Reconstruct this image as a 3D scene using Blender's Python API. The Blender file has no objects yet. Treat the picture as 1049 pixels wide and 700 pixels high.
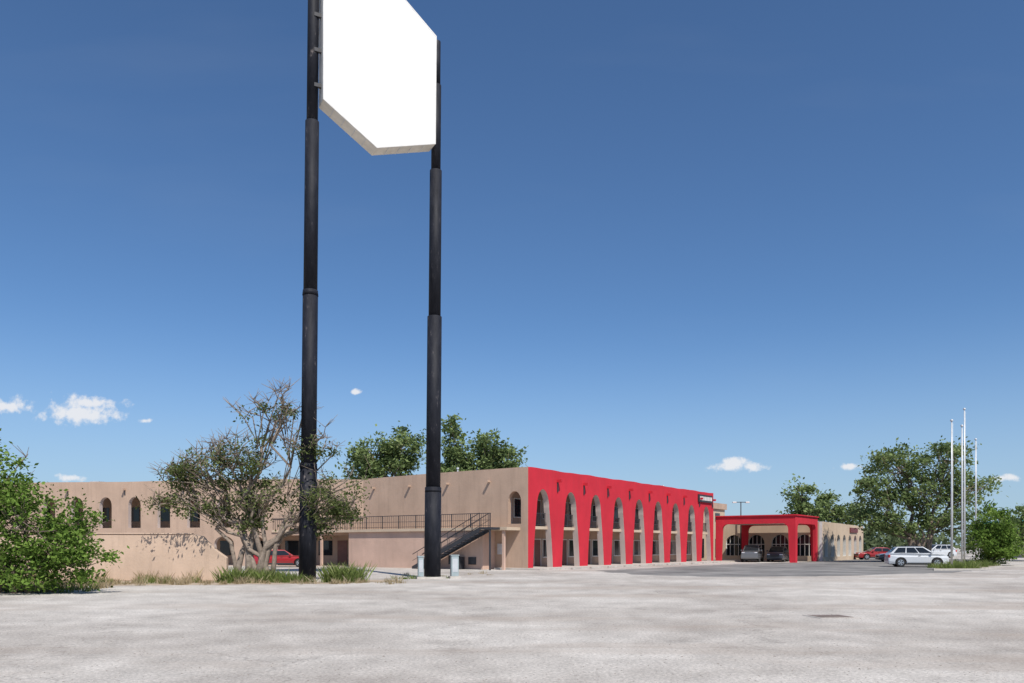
import bpy, bmesh, math, random
import numpy as np
from mathutils import Vector, Matrix
random.seed(7)
scene = bpy.context.scene
COL = scene.collection

# ------------------------------------------------------------------ helpers
def link(o, parent=None):
    COL.objects.link(o)
    if parent is not None:
        o.parent = parent
    return o

def empty(name, loc=(0,0,0), rz=0.0):
    e = bpy.data.objects.new(name, None)
    e.empty_display_size = 0.5
    e.location = loc
    e.rotation_euler = (0,0,rz)
    return link(e)

def mesh_obj(name, verts, faces, mats, parent=None, smooth=False, mi=None):
    me = bpy.data.meshes.new(name)
    me.from_pydata([tuple(v) for v in verts], [], faces)
    for m in (mats if isinstance(mats,(list,tuple)) else [mats]):
        me.materials.append(m)
    if mi is not None:
        me.polygons.foreach_set("material_index", mi)
    if smooth:
        me.polygons.foreach_set("use_smooth", [True]*len(me.polygons))
    me.update()
    return link(bpy.data.objects.new(name, me), parent)

def box(name, x0,x1,y0,y1,z0,z1, mat, parent=None, bevel=0.0):
    v=[(x0,y0,z0),(x1,y0,z0),(x1,y1,z0),(x0,y1,z0),(x0,y0,z1),(x1,y0,z1),(x1,y1,z1),(x0,y1,z1)]
    f=[(0,3,2,1),(4,5,6,7),(0,1,5,4),(1,2,6,5),(2,3,7,6),(3,0,4,7)]
    o=mesh_obj(name,v,f,mat,parent)
    if bevel>0:
        b=o.modifiers.new("b","BEVEL"); b.width=bevel; b.segments=2
    return o

def boxes(name, lst, mat, parent=None):
    V=[];F=[]
    for (x0,x1,y0,y1,z0,z1) in lst:
        n=len(V)
        V+=[(x0,y0,z0),(x1,y0,z0),(x1,y1,z0),(x0,y1,z0),(x0,y0,z1),(x1,y0,z1),(x1,y1,z1),(x0,y1,z1)]
        F+=[tuple(n+i for i in q) for q in [(0,3,2,1),(4,5,6,7),(0,1,5,4),(1,2,6,5),(2,3,7,6),(3,0,4,7)]]
    return mesh_obj(name,V,F,mat,parent)

def prism(name, outer, holes, y0, y1, mats, parent=None, axis='Y', bevel=0.0):
    """2-D outline (a,z) with holes, extruded between y0 and y1. mats=[face, reveal]."""
    cu=bpy.data.curves.new("tmp","CURVE"); cu.dimensions='2D'; cu.fill_mode='BOTH'
    cu.extrude=abs(y1-y0)/2
    for loop in [outer]+holes:
        s=cu.splines.new('POLY'); s.points.add(len(loop)-1)
        for p,q in zip(s.points,loop): p.co=(q[0],q[1],0,1)
        s.use_cyclic_u=True
    co=bpy.data.objects.new("tmp",cu); COL.objects.link(co)
    bpy.context.view_layer.update()
    dg=bpy.context.evaluated_depsgraph_get()
    me=bpy.data.meshes.new_from_object(co.evaluated_get(dg))
    bpy.data.objects.remove(co)
    me.name=name
    ym=(y0+y1)/2
    for v in me.vertices:
        x,y,z=v.co
        if axis=='Y': v.co=(x,-z+ym,y)
        else: v.co=(z+ym,x,y)
    me.materials.clear()
    mm=mats if isinstance(mats,(list,tuple)) else [mats]
    for m in mm: me.materials.append(m)
    bm=bmesh.new(); bm.from_mesh(me)
    bmesh.ops.remove_doubles(bm,verts=bm.verts,dist=0.0005)
    bmesh.ops.recalc_face_normals(bm,faces=bm.faces)
    for f in bm.faces:
        n=f.normal
        side = abs(n.y)<0.7 if axis=='Y' else abs(n.x)<0.7
        f.material_index = (1 if side and len(mm)>1 else 0)
        if len(mm)>2 and n.x<-0.9 and f.calc_center_median().x<0.05: f.material_index=2
        if len(mm)>2 and n.z>0.8 and f.calc_center_median().z>7: f.material_index=0
        f.smooth=False
    bm.to_mesh(me); bm.free()
    o=link(bpy.data.objects.new(name,me),parent)
    if bevel>0:
        b=o.modifiers.new("b","BEVEL"); b.width=bevel; b.segments=2; b.limit_method='ANGLE'; b.angle_limit=math.radians(40)
    return o

def tube_data(V,F,pts,rads,sides=6):
    n0=len(V); k=len(pts)
    for i in range(k):
        p=Vector(pts[i])
        d=(Vector(pts[min(i+1,k-1)])-Vector(pts[max(i-1,0)]))
        if d.length<1e-6: d=Vector((0,0,1))
        d.normalize()
        a=d.cross(Vector((0.3,1,0.1)) if abs(d.y)<0.9 else Vector((1,0,0))).normalized()
        b=d.cross(a)
        for s in range(sides):
            t=2*math.pi*s/sides
            V.append(p+(a*math.cos(t)+b*math.sin(t))*rads[i])
    for i in range(k-1):
        for s in range(sides):
            s2=(s+1)%sides
            F.append((n0+i*sides+s,n0+i*sides+s2,n0+(i+1)*sides+s2,n0+(i+1)*sides+s))
    F.append(tuple(n0+s for s in range(sides))[::-1])
    F.append(tuple(n0+(k-1)*sides+s for s in range(sides)))

def tube(name,pts,rads,mat,parent=None,sides=16,smooth=True):
    V=[];F=[]; tube_data(V,F,pts,rads,sides)
    return mesh_obj(name,V,F,mat,parent,smooth=smooth)

# ------------------------------------------------------------------ materials
def newmat(name):
    m=bpy.data.materials.new(name); m.use_nodes=True
    nt=m.node_tree; b=nt.nodes["Principled BSDF"]
    return m,nt,b

def nd(nt,t,**kw):
    n=nt.nodes.new(t)
    for k,v in kw.items():
        if k in n.inputs: n.inputs[k].default_value=v
        else: setattr(n,k,v)
    return n

def c4(c): return (c[0],c[1],c[2],1)

def simple(name,col,rough=0.6,metal=0.0,var=0.12,scale=3.0,bump=0.0,coat=0.0,spec=0.5):
    m,nt,b=newmat(name)
    tc=nd(nt,"ShaderNodeTexCoord")
    n=nd(nt,"ShaderNodeTexNoise",Scale=scale,Detail=4.0,Roughness=0.65)
    nt.links.new(tc.outputs["Object"],n.inputs["Vector"])
    r=nd(nt,"ShaderNodeValToRGB")
    r.color_ramp.elements[0].position=0.3; r.color_ramp.elements[1].position=0.7
    r.color_ramp.elements[0].color=c4([x*(1-var) for x in col])
    r.color_ramp.elements[1].color=c4([min(1,x*(1+var)) for x in col])
    nt.links.new(n.outputs["Fac"],r.inputs["Fac"])
    nt.links.new(r.outputs["Color"],b.inputs["Base Color"])
    b.inputs["Roughness"].default_value=rough
    b.inputs["Metallic"].default_value=metal
    b.inputs["Coat Weight"].default_value=coat
    b.inputs["Specular IOR Level"].default_value=spec
    if bump>0:
        bp=nd(nt,"ShaderNodeBump",Strength=bump,Distance=0.03)
        nt.links.new(n.outputs["Fac"],bp.inputs["Height"])
        nt.links.new(bp.outputs["Normal"],b.inputs["Normal"])
    return m

def stucco(name,col,stain=(0.3,0.24,0.19),amount=0.35,rough=0.92):
    m,nt,b=newmat(name)
    L=nt.links.new
    tc=nd(nt,"ShaderNodeTexCoord")
    big=nd(nt,"ShaderNodeTexNoise",Scale=0.45,Detail=5.0,Roughness=0.6); L(tc.outputs["Object"],big.inputs["Vector"])
    mp=nd(nt,"ShaderNodeMapping"); mp.inputs["Scale"].default_value=(1.6,1.6,0.12); L(tc.outputs["Object"],mp.inputs["Vector"])
    st=nd(nt,"ShaderNodeTexNoise",Scale=1.6,Detail=5.0,Roughness=0.7); L(mp.outputs[0],st.inputs["Vector"])
    r1=nd(nt,"ShaderNodeMapRange"); r1.inputs["From Min"].default_value=0.5; r1.inputs["From Max"].default_value=0.78
    L(st.outputs["Fac"],r1.inputs["Value"])
    mul=nd(nt,"ShaderNodeMath",operation='MULTIPLY'); mul.inputs[1].default_value=amount; L(r1.outputs[0],mul.inputs[0])
    ramp=nd(nt,"ShaderNodeValToRGB"); ramp.color_ramp.elements[0].position=0.3; ramp.color_ramp.elements[1].position=0.7
    ramp.color_ramp.elements[0].color=c4([x*0.86 for x in col]); ramp.color_ramp.elements[1].color=c4([min(1,x*1.08) for x in col])
    L(big.outputs["Fac"],ramp.inputs["Fac"])
    mix=nd(nt,"ShaderNodeMix",data_type='RGBA'); L(mul.outputs[0],mix.inputs["Factor"])
    L(ramp.outputs["Color"],mix.inputs[6]); mix.inputs[7].default_value=c4(stain)
    L(mix.outputs[2],b.inputs["Base Color"])
    b.inputs["Roughness"].default_value=rough; b.inputs["Specular IOR Level"].default_value=0.25
    fine=nd(nt,"ShaderNodeTexNoise",Scale=9.0,Detail=5.0,Roughness=0.7); L(tc.outputs["Object"],fine.inputs["Vector"])
    bp=nd(nt,"ShaderNodeBump",Strength=0.5,Distance=0.03); L(fine.outputs["Fac"],bp.inputs["Height"]); L(bp.outputs["Normal"],b.inputs["Normal"])
    return m

def leafmat(name,dark,light,yellow=None,tr=0.35):
    m,nt,b=newmat(name); L=nt.links.new
    at=nd(nt,"ShaderNodeAttribute",attribute_name="shade")
    r=nd(nt,"ShaderNodeValToRGB"); r.color_ramp.elements[0].color=c4(dark); r.color_ramp.elements[1].color=c4(light)
    if yellow:
        e=r.color_ramp.elements.new(0.85); e.color=c4(light); r.color_ramp.elements[-1].color=c4(yellow)
    L(at.outputs["Fac"],r.inputs["Fac"])
    d=nd(nt,"ShaderNodeBsdfDiffuse"); t=nd(nt,"ShaderNodeBsdfTranslucent")
    L(r.outputs[0],d.inputs[0]); L(r.outputs[0],t.inputs[0])
    mx=nd(nt,"ShaderNodeMixShader"); mx.inputs[0].default_value=tr; L(d.outputs[0],mx.inputs[1]); L(t.outputs[0],mx.inputs[2])
    L(mx.outputs[0],nt.nodes["Material Output"].inputs["Surface"])
    return m

M_RED=stucco("red_paint_stucco",(0.57,0.028,0.046),(0.36,0.035,0.045),0.45,0.85)
M_REVEAL=stucco("reveal_paint",(0.58,0.49,0.45),(0.45,0.3,0.28),0.4)
M_TAN=stucco("tan_stucco",(0.49,0.35,0.262),(0.29,0.205,0.155),0.5)
M_PINK=stucco("pinkish_stucco",(0.60,0.415,0.325),(0.38,0.265,0.205),0.35)
M_CREAM=stucco("cream_stucco",(0.58,0.455,0.335),(0.35,0.27,0.19),0.3)
M_FENCE=stucco("garden_wall_stucco",(0.61,0.455,0.345),(0.36,0.265,0.2),0.5)
M_WHITE=simple("white_trim",(0.72,0.70,0.66),0.6,var=0.08)
M_ROOF=simple("roof_gravel",(0.38,0.35,0.32),0.95,var=0.2,scale=5)
M_GLASS=simple("dark_window_glass",(0.02,0.025,0.03),0.08,var=0.1)
M_CURT=simple("window_curtain",(0.30,0.27,0.24),0.8,var=0.25,scale=4)
M_DOOR=simple("room_door_paint",(0.20,0.09,0.07),0.5,var=0.15)
M_DARK=simple("dark_steel",(0.035,0.035,0.04),0.5,var=0.3)
M_GALV=simple("galvanised_steel",(0.60,0.61,0.62),0.45,metal=0.3,var=0.1)
M_CONC=simple("concrete",(0.48,0.44,0.395),0.9,var=0.18,scale=1.2,bump=0.2)
M_BARK=simple("tree_bark",(0.20,0.155,0.12),0.95,var=0.4,scale=5,bump=0.6)
M_BARKG=simple("grey_bark",(0.27,0.215,0.17),0.95,var=0.4,scale=5,bump=0.6)
M_TYRE=simple("tyre_rubber",(0.02,0.02,0.02),0.85)
M_RIM=simple("alloy_rim",(0.55,0.56,0.58),0.3,metal=0.8)
M_CGLASS=simple("car_glass",(0.015,0.018,0.022),0.05,var=0.05)
M_LAMP=simple("headlamp_lens",(0.7,0.72,0.75),0.15)
M_TAIL=simple("tail_lamp_lens",(0.45,0.02,0.02),0.2)
M_PLAST=simple("black_plastic",(0.03,0.03,0.03),0.6)
M_BOXG=simple("utility_box_paint",(0.33,0.39,0.40),0.55,var=0.12)

def polemat():
    m,nt,b=newmat("weathered_black_paint"); L=nt.links.new
    tc=nd(nt,"ShaderNodeTexCoord")
    mp=nd(nt,"ShaderNodeMapping"); mp.inputs["Scale"].default_value=(3,3,0.8); L(tc.outputs["Object"],mp.inputs[0])
    n=nd(nt,"ShaderNodeTexNoise",Scale=1.5,Detail=8.0,Roughness=0.75); L(mp.outputs[0],n.inputs["Vector"])
    r=nd(nt,"ShaderNodeValToRGB"); e=r.color_ramp.elements
    e[0].position=0.35; e[0].color=(0.006,0.007,0.012,1); e[1].position=0.60; e[1].color=(0.018,0.019,0.026,1)
    x=e.new(0.64); x.color=(0.06,0.055,0.058,1); x=e.new(0.69); x.color=(0.20,0.17,0.155,1)
    L(n.outputs["Fac"],r.inputs[0]); L(r.outputs[0],b.inputs["Base Color"])
    b.inputs["Roughness"].default_value=0.65; b.inputs["Specular IOR Level"].default_value=0.25
    return m
M_BLACKP=polemat()

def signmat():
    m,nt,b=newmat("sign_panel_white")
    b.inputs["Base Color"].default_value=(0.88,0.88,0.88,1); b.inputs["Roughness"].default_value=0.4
    b.inputs["Emission Color"].default_value=(1,1,1,1); b.inputs["Emission Strength"].default_value=0.5  # added glow lifts the panel to pure white; not a lit lamp
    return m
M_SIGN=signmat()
M_CAB=simple("sign_cabinet_metal",(0.70,0.66,0.58),0.5,var=0.15,scale=1.5)

def groundmat():
    m,nt,b=newmat("pale_gravel_ground"); L=nt.links.new
    g=nd(nt,"ShaderNodeNewGeometry")
    P=g.outputs["Position"]
    big=nd(nt,"ShaderNodeTexNoise",Scale=0.11,Detail=6.0,Roughness=0.65); L(P,big.inputs["Vector"])
    mid=nd(nt,"ShaderNodeTexNoise",Scale=0.9,Detail=6.0,Roughness=0.7); L(P,mid.inputs["Vector"])
    fine=nd(nt,"ShaderNodeTexNoise",Scale=18.0,Detail=5.0,Roughness=0.8); L(P,fine.inputs["Vector"])
    r=nd(nt,"ShaderNodeValToRGB"); e=r.color_ramp.elements
    e[0].position=0.38; e[0].color=(0.40,0.36,0.32,1); e[1].position=0.60; e[1].color=(0.58,0.54,0.49,1)
    L(big.outputs["Fac"],r.inputs[0])
    def mulc(a,fac,lo,hi,p0,p1):
        mr=nd(nt,"ShaderNodeMapRange"); L(fac,mr.inputs["Value"])
        mr.inputs["From Min"].default_value=p0; mr.inputs["From Max"].default_value=p1
        mr.inputs["To Min"].default_value=lo; mr.inputs["To Max"].default_value=hi
        mx=nd(nt,"ShaderNodeMix",data_type='RGBA',blend_type='MULTIPLY'); mx.inputs["Factor"].default_value=1
        L(a,mx.inputs[6]); L(mr.outputs[0],mx.inputs[7]); return mx.outputs[2]
    c=mulc(r.outputs[0],mid.outputs["Fac"],0.80,1.14,0.3,0.7)
    c=mulc(c,fine.outputs["Fac"],0.50,1.42,0.3,0.7)
    n3=nd(nt,"ShaderNodeTexNoise",Scale=0.8,Detail=4.0); L(P,n3.inputs["Vector"])
    sc=nd(nt,"ShaderNodeVectorMath",operation='SCALE'); sc.inputs[3].default_value=3.0; L(n3.outputs["Color"],sc.inputs[0])
    ad=nd(nt,"ShaderNodeVectorMath",operation='ADD'); L(P,ad.inputs[0]); L(sc.outputs[0],ad.inputs[1])
    vc=nd(nt,"ShaderNodeTexVoronoi",feature='DISTANCE_TO_EDGE',Scale=0.12); L(ad.outputs[0],vc.inputs["Vector"])
    c=mulc(c,vc.outputs["Distance"],0.82,1.0,0.001,0.008)
    mp=nd(nt,"ShaderNodeMapping"); mp.inputs["Scale"].default_value=(0.06,0.30,1); mp.inputs["Rotation"].default_value=(0,0,0.2); L(P,mp.inputs[0])
    n4=nd(nt,"ShaderNodeTexNoise",Scale=1.0,Detail=7.0,Roughness=0.65); L(mp.outputs[0],n4.inputs["Vector"])
    mr=nd(nt,"ShaderNodeMapRange"); mr.inputs["From Min"].default_value=0.50; mr.inputs["From Max"].default_value=0.62; mr.inputs["To Max"].default_value=0.5
    L(n4.outputs["Fac"],mr.inputs["Value"])
    mx=nd(nt,"ShaderNodeMix",data_type='RGBA'); L(mr.outputs[0],mx.inputs["Factor"]); L(c,mx.inputs[6]); mx.inputs[7].default_value=(0.40,0.335,0.28,1)
    L(mx.outputs[2],b.inputs["Base Color"])
    b.inputs["Roughness"].default_value=0.95; b.inputs["Specular IOR Level"].default_value=0.15
    bp=nd(nt,"ShaderNodeBump",Strength=0.5,Distance=0.025); L(fine.outputs["Fac"],bp.inputs["Height"]); L(bp.outputs["Normal"],b.inputs["Normal"])
    return m
M_GROUND=groundmat()

def asphaltmat():
    m,nt,b=newmat("faded_asphalt"); L=nt.links.new
    g=nd(nt,"ShaderNodeNewGeometry"); P=g.outputs["Position"]
    n=nd(nt,"ShaderNodeTexNoise",Scale=0.25,Detail=8.0,Roughness=0.7); L(P,n.inputs["Vector"])
    r=nd(nt,"ShaderNodeValToRGB"); e=r.color_ramp.elements
    e[0].position=0.36; e[0].color=(0.13,0.126,0.12,1); e[1].position=0.66; e[1].color=(0.31,0.295,0.275,1)
    L(n.outputs["Fac"],r.inputs[0]); L(r.outputs[0],b.inputs["Base Color"]); b.inputs["Roughness"].default_value=0.95
    b.inputs["Specular IOR Level"].default_value=0.2
    return m
M_ASPH=asphaltmat()

# ------------------------------------------------------------------ ground
S=3000
mesh_obj("ground",[(-S,-S,0),(S,-S,0),(S,S,0),(-S,S,0)],[(0,1,2,3)],M_GROUND)

def ragged(pts,amp,step,seed):
    rnd=random.Random(seed); out=[]
    for i in range(len(pts)):
        a=Vector(pts[i]); b=Vector(pts[(i+1)%len(pts)])
        n=max(1,int((b-a).length/step))
        for k in range(n):
            p=a.lerp(b,k/n); out.append((p.x+rnd.uniform(-amp,amp),p.y+rnd.uniform(-amp,amp)))
    return out
def sheet(name,pts,z,mat,parent=None):
    o=mesh_obj(name,[(p[0],p[1],z) for p in pts],[tuple(range(len(pts)))],mat,parent)
    bm=bmesh.new(); bm.from_mesh(o.data); bmesh.ops.triangulate(bm,faces=bm.faces[:]); bm.to_mesh(o.data); bm.free()
    return o
sheet("parking_lot_asphalt",ragged([(6,56),(7.2,48),(12.5,44.5),(20,47),(28,52),(33,57),(37,66),(60,100),(56,125),(44,112),(33,90),(29,84),(20,76)],0.45,1.0,3),0.004,M_ASPH)
sheet("driveway_concrete",ragged([(26,42),(36.5,55),(49,72),(75,95),(75,70),(38,36)],0.15,2.0,4),0.004,M_CONC)

def stones(name,n,seed,mat):
    rnd=random.Random(seed); V=[];F=[]
    for i in range(n):
        y=8+24*rnd.random()**1.3; x=rnd.uniform(-0.68,0.68)*y
        s=rnd.uniform(0.006,0.018)*(1 if rnd.random()<0.97 else 1.8); a=rnd.uniform(0,6.28); k=len(V)
        for j in range(4):
            t=a+j*1.57+rnd.uniform(-.3,.3); V.append((x+math.cos(t)*s*rnd.uniform(.7,1.2),y+math.sin(t)*s*rnd.uniform(.7,1.2),0))
        V.append((x,y,s*rnd.uniform(.3,.6)))
        F+=[(k,k+1,k+4),(k+1,k+2,k+4),(k+2,k+3,k+4),(k+3,k,k+4)]
    return mesh_obj(name,V,F,mat)
stones("gravel",7000,5,simple("stone_chips",(0.28,0.25,0.22),0.95,var=0.6,scale=12,spec=0.1))

dc=empty("drain_cover",(7.7,19.5,0),0.1)
box("frame",-0.5,0.5,-0.45,0.45,0.001,0.012,M_CONC,dc)
boxes("grate",[(-0.42+i*0.12,-0.34+i*0.12,-0.36,0.36,0.013,0.02) for i in range(7)],simple("rusty_iron",(0.24,0.19,0.16),0.9,var=0.3),dc)

# ------------------------------------------------------------------ main motel
U=math.atan2(0.817,0.577)
motel=empty("motel_building",(1.17,58.6,0),U)
LEN=36.0; H=7.5
hp=[(1.36,0.0),(1.29,1.0),(1.19,2.0),(1.06,3.0),(0.92,4.0),(0.83,4.6)]
for i in range(1,11):
    t=math.pi/2*i/10
    hp.append((0.83*math.cos(t),4.6+1.35*math.sin(t)))
outer=[(-0.01,-0.1)]
for k in range(9):
    c=2+4*k
    left=[(c-h,z) for h,z in hp]; right=[(c+h,z) for h,z in hp[:-1]][::-1]
    outer.append((c-1.37,-0.1)); outer+=left+right; outer.append((c+1.37,-0.1))
outer.append((LEN,-0.1))
for i in range(0,73):
    x=LEN-i*0.5
    outer.append((max(x,-0.01),H-0.03+0.02*math.sin(x*0.9)+0.015*math.sin(x*2.3)))
prism("arcade_facade",outer,[],0,0.5,[M_RED,M_REVEAL,M_TAN],motel,bevel=0.02)
def arch_hole(c,w,z0,zs,zt,n=10):
    pts=[(c-w/2,z0),(c-w/2,zs)]
    for i in range(1,n):
        t=math.pi-math.pi*i/n
        pts.append((c+w/2*math.cos(t),zs+(zt-zs)*math.sin(t)))
    pts+=[(c+w/2,zs),(c+w/2,z0)]
    return pts
prism("side_wall",[(0.501,-0.1),(17.0,-0.1),(17.0,H-0.12),(9,H-0.03),(0.501,H-0.02)],[arch_hole(1.2,1.15,3.35,5.0,5.75)],0,0.35,[M_TAN,M_TAN],motel,axis='X')
box("rear_rooms",0.352,LEN,2.4,16.99,0,6.7,M_TAN,motel)
box("roof_deck",0.352,LEN,0.502,16.9,6.701,6.85,M_ROOF,motel)
box("far_parapet",LEN-0.3,LEN-0.001,0.502,17,6.852,H-0.05,M_TAN,motel)
box("rear_parapet",0.352,LEN-0.302,16.7,17,6.852,H-0.1,M_TAN,motel)
box("upper_gallery_floor",0.352,LEN-0.01,0.3,2.398,2.98,3.2,M_CREAM,motel)
rl=[]
for k in range(9):
    c=2+4*k
    rl+= [(c-1.05,c+1.05,0.36,0.40,4.15,4.2),(c-1.05,c+1.05,0.36,0.40,3.3,3.34)]
    for j in range(15):
        x=c-1.0+j*2.0/14
        rl.append((x-0.014,x+0.014,0.366,0.394,3.34,4.15))
boxes("gallery_railing",rl,M_DARK,motel)
gl=[];dr=[];fr=[];cu=[]
for k in range(9):
    c=2+4*k
    for z in (0.12,3.2):
        dr.append((c-1.7,c-0.8,2.34,2.40,z,z+2.1))
        fr.append((c-1.78,c-1.7,2.32,2.40,z,z+2.18)); fr.append((c-0.8,c-0.72,2.32,2.40,z,z+2.18)); fr.append((c-1.7,c-0.8,2.32,2.40,z+2.1,z+2.18))
        gl.append((c-0.4,c+0.5,2.36,2.40,z+0.75,z+2.1)); cu.append((c+0.5,c+1.4,2.365,2.40,z+0.75,z+2.1))
        fr+=[(c-0.48,c-0.4,2.33,2.40,z+0.67,z+2.18),(c+1.4,c+1.48,2.33,2.40,z+0.67,z+2.18),(c-0.4,c+1.4,2.33,2.40,z+2.1,z+2.18),(c-0.4,c+1.4,2.33,2.40,z+0.67,z+0.75)]
boxes("room_doors",dr,M_DOOR,motel); boxes("room_windows",gl,M_GLASS,motel); boxes("curtains",cu,M_CURT,motel); boxes("window_frames",fr,M_WHITE,motel)
sp=[];dp=[]
for k in range(0,9):
    u=4*k+4.0
    if u>35: u=35.6
    sp.append((u-0.10,u+0.10,-0.42,-0.001,6.60,6.80))
    dp.append((u-0.06,u+0.06,-0.07,-0.002,5.85,6.59))
boxes("roof_scuppers",sp,M_RED,motel); boxes("downspouts",dp,M_DARK,motel)
boxes("side_scuppers",[(-0.35,-0.001,v-0.08,v+0.08,6.5,6.64) for v in (3.5,7.5,11.5,15.5)],M_TAN,motel)
box("arcade_pavement",-0.9,LEN+12,-1.6,2.39,0.0,0.12,M_CONC,motel)
box("lower_side_block",-1.5,-0.001,3.0,17.0,0,2.86,M_PINK,motel)
box("walkway_slab",-1.7,-0.002,0.7,20.6,2.862,3.08,M_CREAM,motel)
boxes("walkway_posts",[(-1.6,-1.42,20.2,20.38,0,2.86),(-1.6,-1.42,1.0,1.18,0,2.86)],M_PINK,motel)
rl=[(-1.62,-1.57,2.2,20.4,4.08,4.13),(-1.61,-1.58,2.2,20.4,3.6,3.63),(-1.61,-1.58,2.2,20.4,3.2,3.23)]
for j in range(92):
    v=2.25+j*0.2
    w=0.03 if j%9==0 else 0.009
    rl.append((-1.595-w,-1.595+w,v-w,v+w,3.08,4.1))
boxes("walkway_railing",rl,M_DARK,motel)
boxes("side_vents",[(-1.56,-1.5005,5.2,6.2,0.35,1.05),(-1.56,-1.5005,3.6,4.3,0.35,0.9)],M_DARK,motel)
box("storage_crate",-2.3,-1.6,4.6,5.4,0,0.9,M_DARK,motel,0.03)
box("electric_meter",-0.12,-0.002,2.2,2.7,1.1,1.9,M_GALV,motel,0.02)
# staircase
st=empty("exterior_staircase",(1.17,58.6,0),U)
V0,V1=2.3,8.6
n=17; run=(V1-V0)/n
boxes("treads",[(-2.75,-1.75,V0+i*run,V0+(i+1)*run+0.03,3.0-(i+1)*3.0/n,3.0-(i+1)*3.0/n+0.05) for i in range(n)],M_DARK,st)
for nm,x in (("stringer_outer",-2.82),("stringer_inner",-1.74)):
    prism(nm,[(V0,3.06),(V0,2.72),(V1-0.1,-0.02),(V1+0.15,-0.02),(V1+0.15,0.18)],[],x,x+0.06,[M_DARK],st,axis='X')
    VV=[];FF=[]
    tube_data(VV,FF,[(x+0.03,V0,4.08),(x+0.03,V1+0.1,1.1)],[0.03,0.03],6)
    tube_data(VV,FF,[(x+0.03,V0,3.58),(x+0.03,V1+0.1,0.62)],[0.016,0.016],6)
    for i in range(0,n+1,2):
        z=3.0-i*3.0/n; v=V0+i*run
        tube_data(VV,FF,[(x+0.03,v,z),(x+0.03,v,z+1.07)],[0.018,0.018],6)
    mesh_obj(nm+"_handrail",VV,FF,M_DARK,st)
box("landing",-2.82,-1.702,1.3,2.3,2.9,3.06,M_DARK,st)
boxes("landing_posts",[(-2.8,-2.7,1.35,1.45,0,2.9)],M_DARK,st)

box("lobby_block",LEN+0.002,LEN+12,3.2,16,0,6.6,M_CREAM,motel)
box("lobby_parapet",LEN+0.5,LEN+12.2,3.0,3.2,6.2,6.9,M_TAN,motel)
boxes("lobby_windows",[(LEN+1+2.6*i,LEN+2.6+2.6*i,3.14,3.199,0.4,2.6) for i in range(4)]+[(LEN+1+2.6*i,LEN+2.4+2.6*i,3.14,3.199,4.7,5.7) for i in range(4)],M_GLASS,motel)
box("wall_sign_panel",31.6,35.4,-0.16,-0.002,6.35,7.15,M_DARK,motel,0.02)
boxes("wall_sign_letters",[(31.9+0.42*i,32.2+0.42*i,-0.185,-0.161,6.55,6.95) for i in range(8)],M_WHITE,motel)
boxes("rooftop_units",[(6,7.4,8,9.2,6.851,7.75),(17,18.5,9,10.2,6.851,7.8),(27,28.2,6,7.2,6.851,7.7)],M_GALV,motel)
VV=[];FF=[]
for (x,y,h) in [(3,9,1.2),(10,6,1.0),(14,12,1.3),(22,5,1.1),(31,7,1.3),(34,5,1.5)]:
    tube_data(VV,FF,[(x,y,6.85),(x,y,6.85+h)],[0.06,0.06],8)
    tube_data(VV,FF,[(x,y,6.85+h),(x,y,6.95+h)],[0.12,0.10],8)
mesh_obj("vent_pipes",VV,FF,M_GALV,motel)
bl=empty("parking_bay_markings",(1.17,58.6,0),U)
M_LINE=simple("worn_line_paint",(0.42,0.41,0.38),0.9,var=0.35,scale=4)
V=[];F=[]
for i in range(12):
    u=2.0+2.8*i; k=len(V)
    V+=[(u-0.05,-6.6,0.009),(u+0.05,-6.6,0.009),(u+0.05,-2.2,0.009),(u-0.05,-2.2,0.009)]; F.append((k,k+1,k+2,k+3))
mesh_obj("lines",V,F,M_LINE,bl)
boxes("wheel_stops",[(2.6+2.8*i,4.2+2.8*i,-2.2,-2.02,0.006,0.13) for i in range(11)],M_CONC,bl)

can=empty("entrance_canopy",(1.17,58.6,0),U)
a0,a1=36.6,45.2; b0=-8.6
box("canopy_roof",a0+0.35,a1-0.35,b0+0.35,-0.01,4.2,4.42,M_WHITE,can)
def span_arch(x0,x1,z0,zt,ztop,leg,head=0.5):
    o=[(x0,0),(x0+leg*0.8,0),(x0+leg,z0)]
    xa=x0+leg; xb=x1-leg; m=6
    for i in range(1,m+1):
        t=math.pi/2*i/m; o.append((xa+head*(1-math.cos(t)), z0+(zt-z0)*math.sin(t)))
    for i in range(m,0,-1):
        t=math.pi/2*i/m; o.append((xb-head*(1-math.cos(t)), z0+(zt-z0)*math.sin(t)))
    o+=[(x1-leg,z0),(x1-leg*0.8,0),(x1,0),(x1,ztop),(x0,ztop)]
    return o
prism("front_beam",span_arch(b0,-0.02,3.5,4.1,4.9,0.75,0.6),[],a0,a0+0.34,[M_RED,M_RED],can,axis='X')
prism("rear_beam",span_arch(b0,-0.02,3.5,4.1,4.9,0.75,0.6),[],a1-0.34,a1,[M_RED,M_RED],can,axis='X')
prism("outer_beam",span_arch(a0+0.342,a1-0.342,3.5,4.1,4.88,0.45,0.6),[],b0+0.002,b0+0.34,[M_RED,M_RED],can)
boxes("cornice",[(a0-0.12,a1+0.12,b0-0.12,-0.02,4.9,5.02)],M_RED,can)
off=empty("restaurant_wing_building",(1.17,58.6,0),U)
w0,w1=46.0,66.5; f=-8.9
outer=[(w0,0),(w1,0),(w1,4.35),(w0+10,4.45),(w0,4.5)]
hol=[arch_hole(w0+1.6+2.9*i,1.5,0.5,2.3,3.1) for i in range(7)]
prism("front_wall",outer,hol,f,f+0.35,[M_CREAM,M_WHITE],off)
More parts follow.
